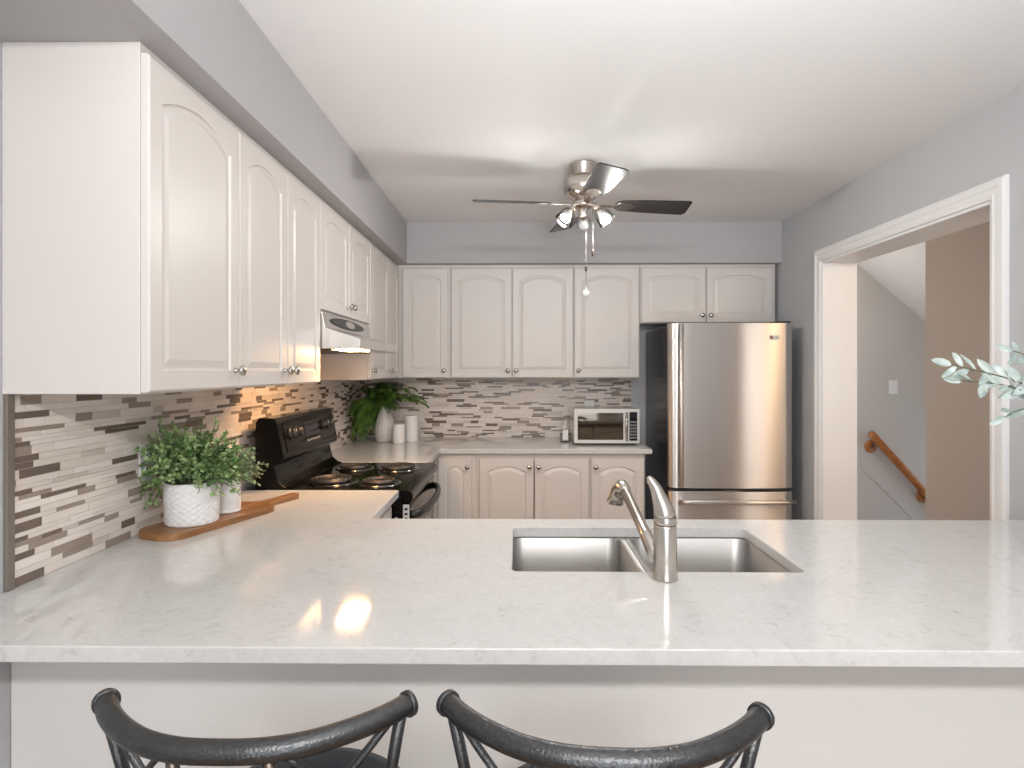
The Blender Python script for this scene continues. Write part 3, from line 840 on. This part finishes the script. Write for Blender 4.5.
def bushy(seed, n, reach, rise, r0, z0, lsize, bias=Vector((0, 0, 0)), per=15, xmin=-9, ysq=0):
    rg_ = random.Random(seed); bl = B(); bs_ = B()
    for i in range(n):
        a = rg_.uniform(0, 2 * PI); el = rg_.uniform(0.05, 1.35)
        out = Vector((math.cos(a), math.sin(a), 0)); p0 = out * r0 * rg_.uniform(0.05, 0.9) + Vector((0, 0, z0))
        L_ = rg_.uniform(0.65, 1.0)
        v = out * math.cos(el) * reach * L_ + Vector((0, 0, 1)) * math.sin(el) * rise * L_ + bias * rg_.uniform(0.3, 1)
        if ysq and v.y * ysq > 0: v.y *= 0.45
        droop = rg_.uniform(0.0, 0.04) + (0.10 * (1 - el) if el < 0.5 and out.x < -0.6 and rg_.random() < 0.4 else 0)
        pts = []
        for k in range(7):
            t = k / 6; q = p0 + v * t + Vector((0, 0, -droop * t * t + 0.02 * math.sin(PI * t)))
            q.x = max(q.x, xmin)
            pts.append(q)
        tube(bs_, pts, [0.0011] * 7, 4, cap=False)
        for k in range(per):
            t = 0.25 + 0.75 * k / per; f = t * 6; i0 = min(5, int(f)); q = pts[i0].lerp(pts[i0 + 1], f - i0)
            d = Vector((rg_.gauss(0, 1), rg_.gauss(0, 1), rg_.gauss(0.25, 0.6))); d = d.normalized() * 0.8 + (pts[i0 + 1] - pts[i0]).normalized() * 0.5
            ls = lsize * rg_.uniform(0.6, 1.15)
            if q.x + d.x * ls < xmin: d.x = abs(d.x)
            leaf(bl, q, d, Vector((rg_.gauss(0, .4), rg_.gauss(0, .4), 1)), ls, ls * 0.85)
    return bl, bs_


P1 = (-1.003, 1.803, BT)
pt = thing('potted_plant', 'bushy small-leaved plant in the textured white pot on the board', 'plant', P1)
obj('pot', textured_pot_bm(0.075, 0.127), 'ceramic', pt, smooth=True)
obj('soil', lathe(B(), [(0.067, 0.10), (0.06, 0.108), (0.001, 0.110)], 24, capb=False), 'soil', pt, smooth=True)
bl, bst = bushy(3, 210, 0.14, 0.225, 0.066, 0.108, 0.0155, Vector((0.0, -0.005, 0.0)), 20, xmin=-0.112, ysq=1)
fo = obj('foliage', bl, 'leaf', pt, smooth=True); obj('stem', bst, 'stem', fo)
P2 = (-0.966, 1.942, BT)
pt = thing('potted_plant', 'pale green plant in the smooth white pot on the board', 'plant', P2)
obj('pot', lathe(B(), [(0.043, 0), (0.045, 0.003), (0.045, 0.006), (0.0435, 0.008), (0.0435, 0.116), (0.0405, 0.116), (0.04, 0.09)], 40, capt=False), 'ceramic', pt, smooth=False, bevel=0.001)
obj('soil', lathe(B(), [(0.0405, 0.098), (0.03, 0.102), (0.001, 0.103)], 24, capb=False), 'soil', pt, smooth=True)
bl, bst = bushy(8, 85, 0.10, 0.155, 0.034, 0.10, 0.013, Vector((0.015, 0.03, 0)), 18, ysq=-1)
fo = obj('foliage', bl, 'leaf2', pt, smooth=True); obj('stem', bst, 'stem', fo)


# ------------------------------------------------------------------ fern corner
def canister(name, label, x, y, r, h, lid=True):
    c_ = thing(name, label, 'canister', (x, y, CT))
    obj('body', lathe(B(), [(r * 0.96, 0.0005), (r, 0.004), (r, h * 0.86), (r * 0.97, h * 0.865)], 36), 'ceramic', c_, bevel=0.0015)
    obj('lid', lathe(B(), [(r * 0.97, h * 0.868), (r * 1.01, h * 0.875), (r * 1.01, h * 0.97), (r * 0.96, h), (0.001, h)], 36), 'ceramic', c_, bevel=0.001)
    return c_


canister('canister', 'short white ceramic canister in front of the taller one', -0.800, 3.935, 0.041, 0.127)
canister('canister', 'tall white ceramic canister behind the short one', -0.738, 4.055, 0.048, 0.177)
FP = (-0.915, 4.02, CT)
fn = thing('potted_fern', 'trailing green fern in a ribbed grey-white vase in the corner', 'plant', FP)
bm = B(); rings = []
seg = 64
for r, z in ((0.045, 0.0005), (0.055, 0.01), (0.063, 0.05), (0.065, 0.09), (0.060, 0.14), (0.048, 0.19), (0.042, 0.22), (0.046, 0.245), (0.041, 0.245), (0.037, 0.22)):
    rings.append([bm.verts.new(((r + 0.0022 * (k % 4 < 2)) * math.cos(2 * PI * k / seg), (r + 0.0022 * (k % 4 < 2)) * math.sin(2 * PI * k / seg), z)) for k in range(seg)])
for a, b in zip(rings, rings[1:]):
    for k in range(seg): bm.faces.new((a[k], a[(k + 1) % seg], b[(k + 1) % seg], b[k]))
bm.faces.new(list(reversed(rings[0]))); bm.faces.new(rings[-1])
obj('vase', bm, 'ceramicg', fn, smooth=True)
rf = random.Random(11); bl = B(); bst = B()
targets = [(-0.14, -0.05, -0.10), (-0.16, -0.10, -0.17), (-0.12, -0.16, -0.20), (-0.15, -0.14, -0.03), (-0.07, -0.18, -0.13), (0.0, -0.20, -0.02), (-0.10, -0.12, 0.10), (-0.16, 0.02, 0.11), (-0.05, -0.05, 0.15),
           (0.06, -0.10, 0.13), (0.16, -0.05, 0.10), (0.25, -0.06, 0.05), (0.29, 0.02, -0.01), (0.27, 0.08, 0.02), (0.18, -0.14, 0.04), (0.20, 0.1, 0.10), (0.05, 0.10, 0.13), (-0.08, 0.10, 0.12), (-0.03, -0.15, 0.08), (0.10, -0.15, 0.00),
           (-0.17, -0.16, -0.12), (-0.13, -0.20, -0.05), (-0.10, -0.22, -0.16), (-0.15, -0.02, 0.02), (0.01, -0.12, 0.12), (-0.16, -0.20, -0.19)]
targets += [(-0.17 + rf.uniform(-.02, .07), -0.12 + rf.uniform(-.12, .08), rf.uniform(-.22, .02)) for _ in range(26)]
targets += [(rf.uniform(-.1, .1), -0.12 + rf.uniform(-.08, .03), rf.uniform(-.05, .1)) for _ in range(12)]
targets += [(tx * rf.uniform(.5, .95) + rf.uniform(-.03, .03), ty * rf.uniform(.5, 1) + rf.uniform(-.05, .03), tz * rf.uniform(.5, 1) + rf.uniform(-.04, .03)) for tx, ty, tz in targets]
for tx, ty, tz in targets:
    p0 = Vector((rf.uniform(-.02, .02), rf.uniform(-.02, .02), 0.235)); p3 = Vector((tx, ty, 0.25 + tz))
    p1 = p0 + Vector((tx * 0.25, ty * 0.25, 0.09)); p2 = Vector((tx * 0.8, ty * 0.8, 0.25 + max(tz, 0) + 0.06))
    pts = []
    for k in range(25):
        t = k / 24; q = p0 * (1 - t) ** 3 + 3 * p1 * t * (1 - t) ** 2 + 3 * p2 * t * t * (1 - t) + p3 * t ** 3
        q.z = min(q.z, 0.40); q.x = max(q.x, -0.185); pts.append(q)
    tube(bst, pts, [0.0014] * 25, 4, cap=False)
    for k in range(4, 25):
        d = (pts[min(k + 1, 24)] - pts[k - 1]).normalized(); s = d.cross(Vector((0, 0, 1)))
        if s.length < 0.1: s = Vector((rf.gauss(0, 1), rf.gauss(0, 1), 0))
        s.normalize()
        ln = 0.045 * math.sin(PI * (k - 2) / 24) ** 0.7 + 0.006
        for sg in (-1, 1):
            dd = s * sg + d * 0.55 + Vector((0, 0, -0.25 + rf.uniform(-.15, .15)))
            q = pts[k]
            if q.x + dd.normalized().x * ln < -0.195: continue
            if q.z + dd.normalized().z * ln > 0.412: dd.z = -0.1
            leaf(bl, q, dd, Vector((0, 0, 1)), ln, 0.013, 0.1)
fo = obj('foliage', bl, 'fern', fn); obj('stem', bst, 'stem', fo)

# ------------------------------------------------------------------ leafy branch at the right
BV = Vector((1.42, 1.52, CT))
eb = thing('leafy_branch', 'pale grey-green leafy branch in a vase at the worktop end', 'plant', BV)
obj('vase', lathe(B(), [(0.045, 0.0005), (0.058, 0.01), (0.066, 0.07), (0.055, 0.14), (0.032, 0.185), (0.035, 0.215), (0.031, 0.215), (0.028, 0.185)], 36, capt=False), 'ceramic', eb, smooth=True)
re_ = random.Random(4)


def branch(ctrl, nl, seed, lsz=0.055):
    r_ = random.Random(seed); bl = B(); bs_ = B()
    P = [Vector(c) - BV for c in ctrl]; pts = []
    for i in range(len(P) - 1):
        a = P[max(i - 1, 0)]; b = P[i]; c_ = P[i + 1]; d = P[min(i + 2, len(P) - 1)]
        for k in range(8):
            t = k / 8; pts.append(0.5 * ((2 * b) + (c_ - a) * t + (2 * a - 5 * b + 4 * c_ - d) * t * t + (-a + 3 * b - 3 * c_ + d) * t ** 3))
    pts.append(P[-1]); n = len(pts)
    tube(bs_, pts, [0.0028 - 0.0016 * i / n for i in range(n)], 6)
    for i in range(nl):
        f = 0.30 + 0.70 * i / (nl - 1); k = min(n - 2, int(f * (n - 1))); d = (pts[k + 1] - pts[k]).normalized()
        side = Vector((0, 0, 1)) if i % 2 else Vector((0, 0, -1))
        dd = d * 0.85 + side * r_.uniform(0.3, 0.95) + Vector((r_.uniform(-.2, .2), r_.uniform(-.6, .35), 0))
        if i == nl - 1: dd = d
        l = lsz * r_.uniform(0.75, 1.1)
        leaf(bl, pts[k], dd, Vector((r_.gauss(0, .5), -1, r_.gauss(0.3, .5))), l, l * 0.34, 0.3)
    o = obj('branch', bs_, 'stem', eb, smooth=True); obj('foliage', bl, 'euca', o, smooth=True)


branch([(1.42, 1.52, 1.10), (1.405, 1.52, 1.27), (1.33, 1.50, 1.375), (1.268, 1.49, 1.404), (1.208, 1.485, 1.424), (1.13, 1.48, 1.442), (1.072, 1.475, 1.455)], 16, 2, 0.062)
branch([(1.425, 1.52, 1.10), (1.42, 1.52, 1.25), (1.36, 1.51, 1.345), (1.27, 1.49, 1.385), (1.20, 1.48, 1.405), (1.095, 1.475, 1.415)], 13, 5, 0.060)
branch([(1.415, 1.52, 1.10), (1.40, 1.51, 1.22), (1.33, 1.49, 1.325), (1.26, 1.48, 1.345), (1.205, 1.475, 1.325)], 7, 9, 0.055)
branch([(1.425, 1.525, 1.10), (1.43, 1.53, 1.28), (1.39, 1.53, 1.42), (1.31, 1.53, 1.475), (1.27, 1.53, 1.49)], 10, 12, 0.055)

# ------------------------------------------------------------------ ceiling fan
FNX, FNY = 0.312, 2.85
fan = thing('ceiling_fan', 'four-blade ceiling fan with dark blades and spot lights', 'ceiling fan', (FNX, FNY, ZC))
obj('motor_housing', lathe(B(), [(0.066, 0.0), (0.068, -0.006), (0.064, -0.012), (0.064, -0.040), (0.056, -0.050), (0.056, -0.060), (0.078, -0.070), (0.092, -0.090), (0.095, -0.115), (0.090, -0.138), (0.070, -0.158), (0.045, -0.170), (0.045, -0.178)], 40), 'nickel', fan, smooth=True)
for k, ang in enumerate((8, 98, 187, 277)):
    a = math.radians(ang)
    R_ = Matrix.Rotation(a, 4, 'Z') @ Matrix.Translation((0, 0, -0.192)) @ Matrix.Rotation(math.radians(-13), 4, 'X')
    out = []
    n = 10
    for i in range(n + 1):
        t = PI / 2 + PI * i / n; out.append((0.20 + 0.045 * math.cos(t), 0.048 * math.sin(t)))
    out += [(0.30, -0.058), (0.515, -0.066), (0.528, -0.058), (0.535, 0.045), (0.525, 0.064), (0.515, 0.066), (0.30, 0.058)]
    bm = slab_with_holes(out, [], -0.003, 0.003); bmesh.ops.transform(bm, matrix=R_, verts=bm.verts)
    bl_ = obj('blade', bm, 'blade', fan, bevel=0.0012)
    bm = B()
    pb = [(0.05, -0.016), (0.12, -0.012), (0.16, -0.012), (0.175, -0.030), (0.22, -0.030), (0.255, -0.012), (0.262, 0), (0.255, 0.012), (0.22, 0.030), (0.175, 0.030), (0.16, 0.012), (0.12, 0.012), (0.05, 0.016)]
    prism(bm, pb, 2, -0.0065, -0.0035); bmesh.ops.transform(bm, matrix=R_, verts=bm.verts)
    obj('blade_bracket', bm, 'nickel', bl_, bevel=0.001)
lk = obj('light_kit', lathe(B(), [(0.045, -0.178), (0.050, -0.184), (0.050, -0.20), (0.038, -0.212), (0.024, -0.222), (0.022, -0.25), (0.016, -0.262), (0.004, -0.272)], 32), 'nickel', fan, smooth=True)
for ang, lit in ((215, True), (-28, True), (82, False)):
    a = math.radians(ang); d = Vector((math.cos(a), math.sin(a), 0)); tilt = Vector((d.x * 0.62, d.y * 0.62, -0.78)).normalized()
    base = Vector((0, 0, -0.205)) + d * 0.055
    hold = base + tilt * 0.012
    bm = B(); tube(bm, [Vector((0, 0, -0.20)) + d * 0.03, base, hold, hold + tilt * 0.028], [0.010, 0.012, 0.016, 0.019], 16)
    arm = obj('lamp_arm', bm, 'nickel', fan, smooth=True)
    q = tilt.to_track_quat('Z', 'Y').to_matrix().to_4x4()
    bm = lathe(B(), [(0.021, 0.020), (0.030, 0.034), (0.037, 0.055), (0.040, 0.080), (0.0435, 0.095)], 28, hold, q, False, False)
    obj('lamp_shade', bm, 'glass', fan, smooth=True)
    bm = lathe(B(), [(0.010, 0.028), (0.014, 0.040), (0.022, 0.058), (0.025, 0.070), (0.022, 0.080), (0.012, 0.087), (0.001, 0.089)], 20, hold, q)
    bb = obj('bulb', bm, 'frost', fan, smooth=True)
    bm = lathe(B(), [(0.0228, 0.0800), (0.0222, 0.0818), (0.012, 0.0885), (0.001, 0.0905)], 20, hold, q, capb=False)
    obj('bulb_lens', bm, 'bulb' if lit else 'frost', bb, smooth=True)


def chain(x, y, z0, z1, kn):
    bm = B()
    tube(bm, [(x, y, z0), (x, y, z1)], 0.0016, 8)
    for i in range(int((z0 - z1) / 0.012)):
        bmesh.ops.create_icosphere(bm, subdivisions=1, radius=0.0028, matrix=Matrix.Translation((x, y, z0 - i * 0.012)))
    ch = obj('pull_chain', bm, 'chrome', fan, smooth=True)
    if kn:
        obj('chain_coupling', lathe(B(), [(0.002, 0.012), (0.0065, 0.006), (0.0065, -0.012), (0.002, -0.018)], 12, (x, y, z1 + 0.11)), 'bronze', ch, smooth=True)
        bm = B(); bmesh.ops.create_uvsphere(bm, u_segments=20, v_segments=12, radius=0.0165, matrix=Matrix.Translation((x, y, z1 - 0.014)))
        obj('pull_knob', bm, 'ceramic', ch, smooth=True)
    else:
        obj('pull_knob', lathe(B(), [(0.002, 0.012), (0.005, 0.004), (0.0065, -0.016), (0.003, -0.022)], 12, (x, y, z1)), 'bronze', ch, smooth=True)


chain(0.010, -0.035, -0.225, -0.615, True)
chain(0.044, -0.02, -0.20, -0.425, False)

# ------------------------------------------------------------------ bar stools
def make_stool(label):
    t = thing('bar_stool', label, 'bar stool', group=None)
    half = [(0, 0), (0.05, 0.003), (0.10, 0.0175), (0.145, 0.044), (0.181, 0.074), (0.2065, 0.104)]
    pl = [(-x, y) for x, y in reversed(half)] + half[1:]
    V = [Vector((x, y, 0.988)) for x, y in pl]
    pts = []
    for i in range(len(V) - 1):
        a = V[max(i - 1, 0)]; b = V[i]; c_ = V[i + 1]; d = V[min(i + 2, len(V) - 1)]
        for k in range(6):
            q = k / 6; pts.append(0.5 * ((2 * b) + (c_ - a) * q + (2 * a - 5 * b + 4 * c_ - d) * q * q + (-a + 3 * b - 3 * c_ + d) * q ** 3))
    pts.append(V[-1])
    obj('top_rail', tube(B(), pts, 0.0140, 24), 'gun', t, smooth=True)
    for s, i0, i1 in ((-1, 0, 1), (1, -1, -2)):
        e0 = pts[i0]; d = (pts[i0] - pts[i1]).normalized()
        obj('end_cap', tube(B(), [e0 - d * 0.004, e0 - d * 0.003, e0 + d * 0.003, e0 + d * 0.004], [0.0152, 0.0170, 0.0170, 0.0152], 24), 'gun', t, smooth=True)
    SC = Vector((0, 0.255, 0.045))       # seat centre
    sz = 0.64
    for s in (-1, 1):
        a = Vector((s * 0.198, 0.094, 0.978)); b = Vector((s * 0.165, 0.115, 0.80)); c_ = Vector((s * 0.145, 0.135, 0.60))
        obj('back_post', tube(B(), [a, a.lerp(b, .5), b, b.lerp(c_, .5) , c_], 0.0082, 12), 'gun', t, smooth=True)
        # crossed bows of the back
        q0 = Vector((s * 0.186, 0.086, 0.976)); q1 = Vector((s * 0.10, 0.05, 0.87)); q2 = Vector((-s * 0.03, 0.035, 0.76)); q3 = Vector((-s * 0.145, 0.115, 0.63))
        pp = [q0 * (1 - u) ** 3 + 3 * q1 * u * (1 - u) ** 2 + 3 * q2 * u * u * (1 - u) + q3 * u ** 3 for u in [i / 12 for i in range(13)]]
        obj('back_bow', tube(B(), pp, 0.0055, 10), 'gun', t, smooth=True)
        r0 = Vector((s * 0.075, 0.010, 0.978)); r1 = Vector((s * 0.12, 0.03, 0.93)); r2 = Vector((s * 0.15, 0.07, 0.88)); r3 = Vector((s * 0.172, 0.108, 0.80))
        pp = [r0 * (1 - u) ** 3 + 3 * r1 * u * (1 - u) ** 2 + 3 * r2 * u * u * (1 - u) + r3 * u ** 3 for u in [i / 10 for i in range(11)]]
        obj('back_scroll', tube(B(), pp, 0.0045, 8), 'gun', t, smooth=True)
        obj('spindle', tube(B(), [(s * 0.058, 0.006, 0.978), (s * 0.058, 0.02, 0.84), (s * 0.055, 0.055, 0.61)], 0.0075, 10), 'bronze', t, smooth=True)
    obj('seat_ring', lathe(B(), [(0.185, 0.592), (0.19, 0.596), (0.19, 0.614), (0.185, 0.618)], 48, SC), 'gun', t, smooth=False, bevel=0.002)
    obj('seat', lathe(B(), [(0.18, 0.6185), (0.196, 0.63), (0.199, 0.648), (0.192, 0.664), (0.165, 0.675), (0.10, 0.681), (0.002, 0.683)], 48, SC, capb=True), 'seat', t, smooth=True)
    obj('swivel', lathe(B(), [(0.09, 0.565), (0.09, 0.575), (0.07, 0.5915)], 32, SC), 'blackm', t)
    for k in range(4):
        a = PI / 4 + k * PI / 2; d = Vector((math.cos(a), math.sin(a), 0))
        obj('leg', tube(B(), [SC + d * 0.10 + Vector((0, 0, 0.57)), SC + d * 0.135 + Vector((0, 0, 0.50)), SC + d * 0.21 + Vector((0, 0, 0.02)), SC + d * 0.213 + Vector((0, 0, 0.0005))], 0.0105, 12), 'gun', t, smooth=True)
    n = 48; fr_p = [SC + Vector((0.184 * math.cos(2 * PI * i / n), 0.184 * math.sin(2 * PI * i / n), 0.20)) for i in range(n)]
    obj('foot_ring', tube(B(), fr_p, 0.009, 10, closed=True), 'gun', t, smooth=True)
    return t


st = make_stool('gunmetal bar stool with cross-back at the end of the peninsula nearest the mosaic wall')
st.location = (-0.356, 0.695, 0); st.rotation_euler = (0, 0, 0.0)


def dup(root, loc, rotz, label):
    r = root.copy(); C.objects.link(r); r.location = loc; r.rotation_euler = (0, 0, rotz); r['label'] = label
    for ch in list(root.children):
        c_ = ch.copy(); C.objects.link(c_); c_.parent = r
        for g in ch.children:
            d = g.copy(); C.objects.link(d); d.parent = c_
    return r


dup(st, (0.104, 0.684, 0), -0.063, 'gunmetal bar stool with cross-back in front of the sink and faucet')
for o in (st,): pass
for o in C.objects:
    if o.name.startswith('bar_stool'): o['group'] = 'bar stools at the peninsula'
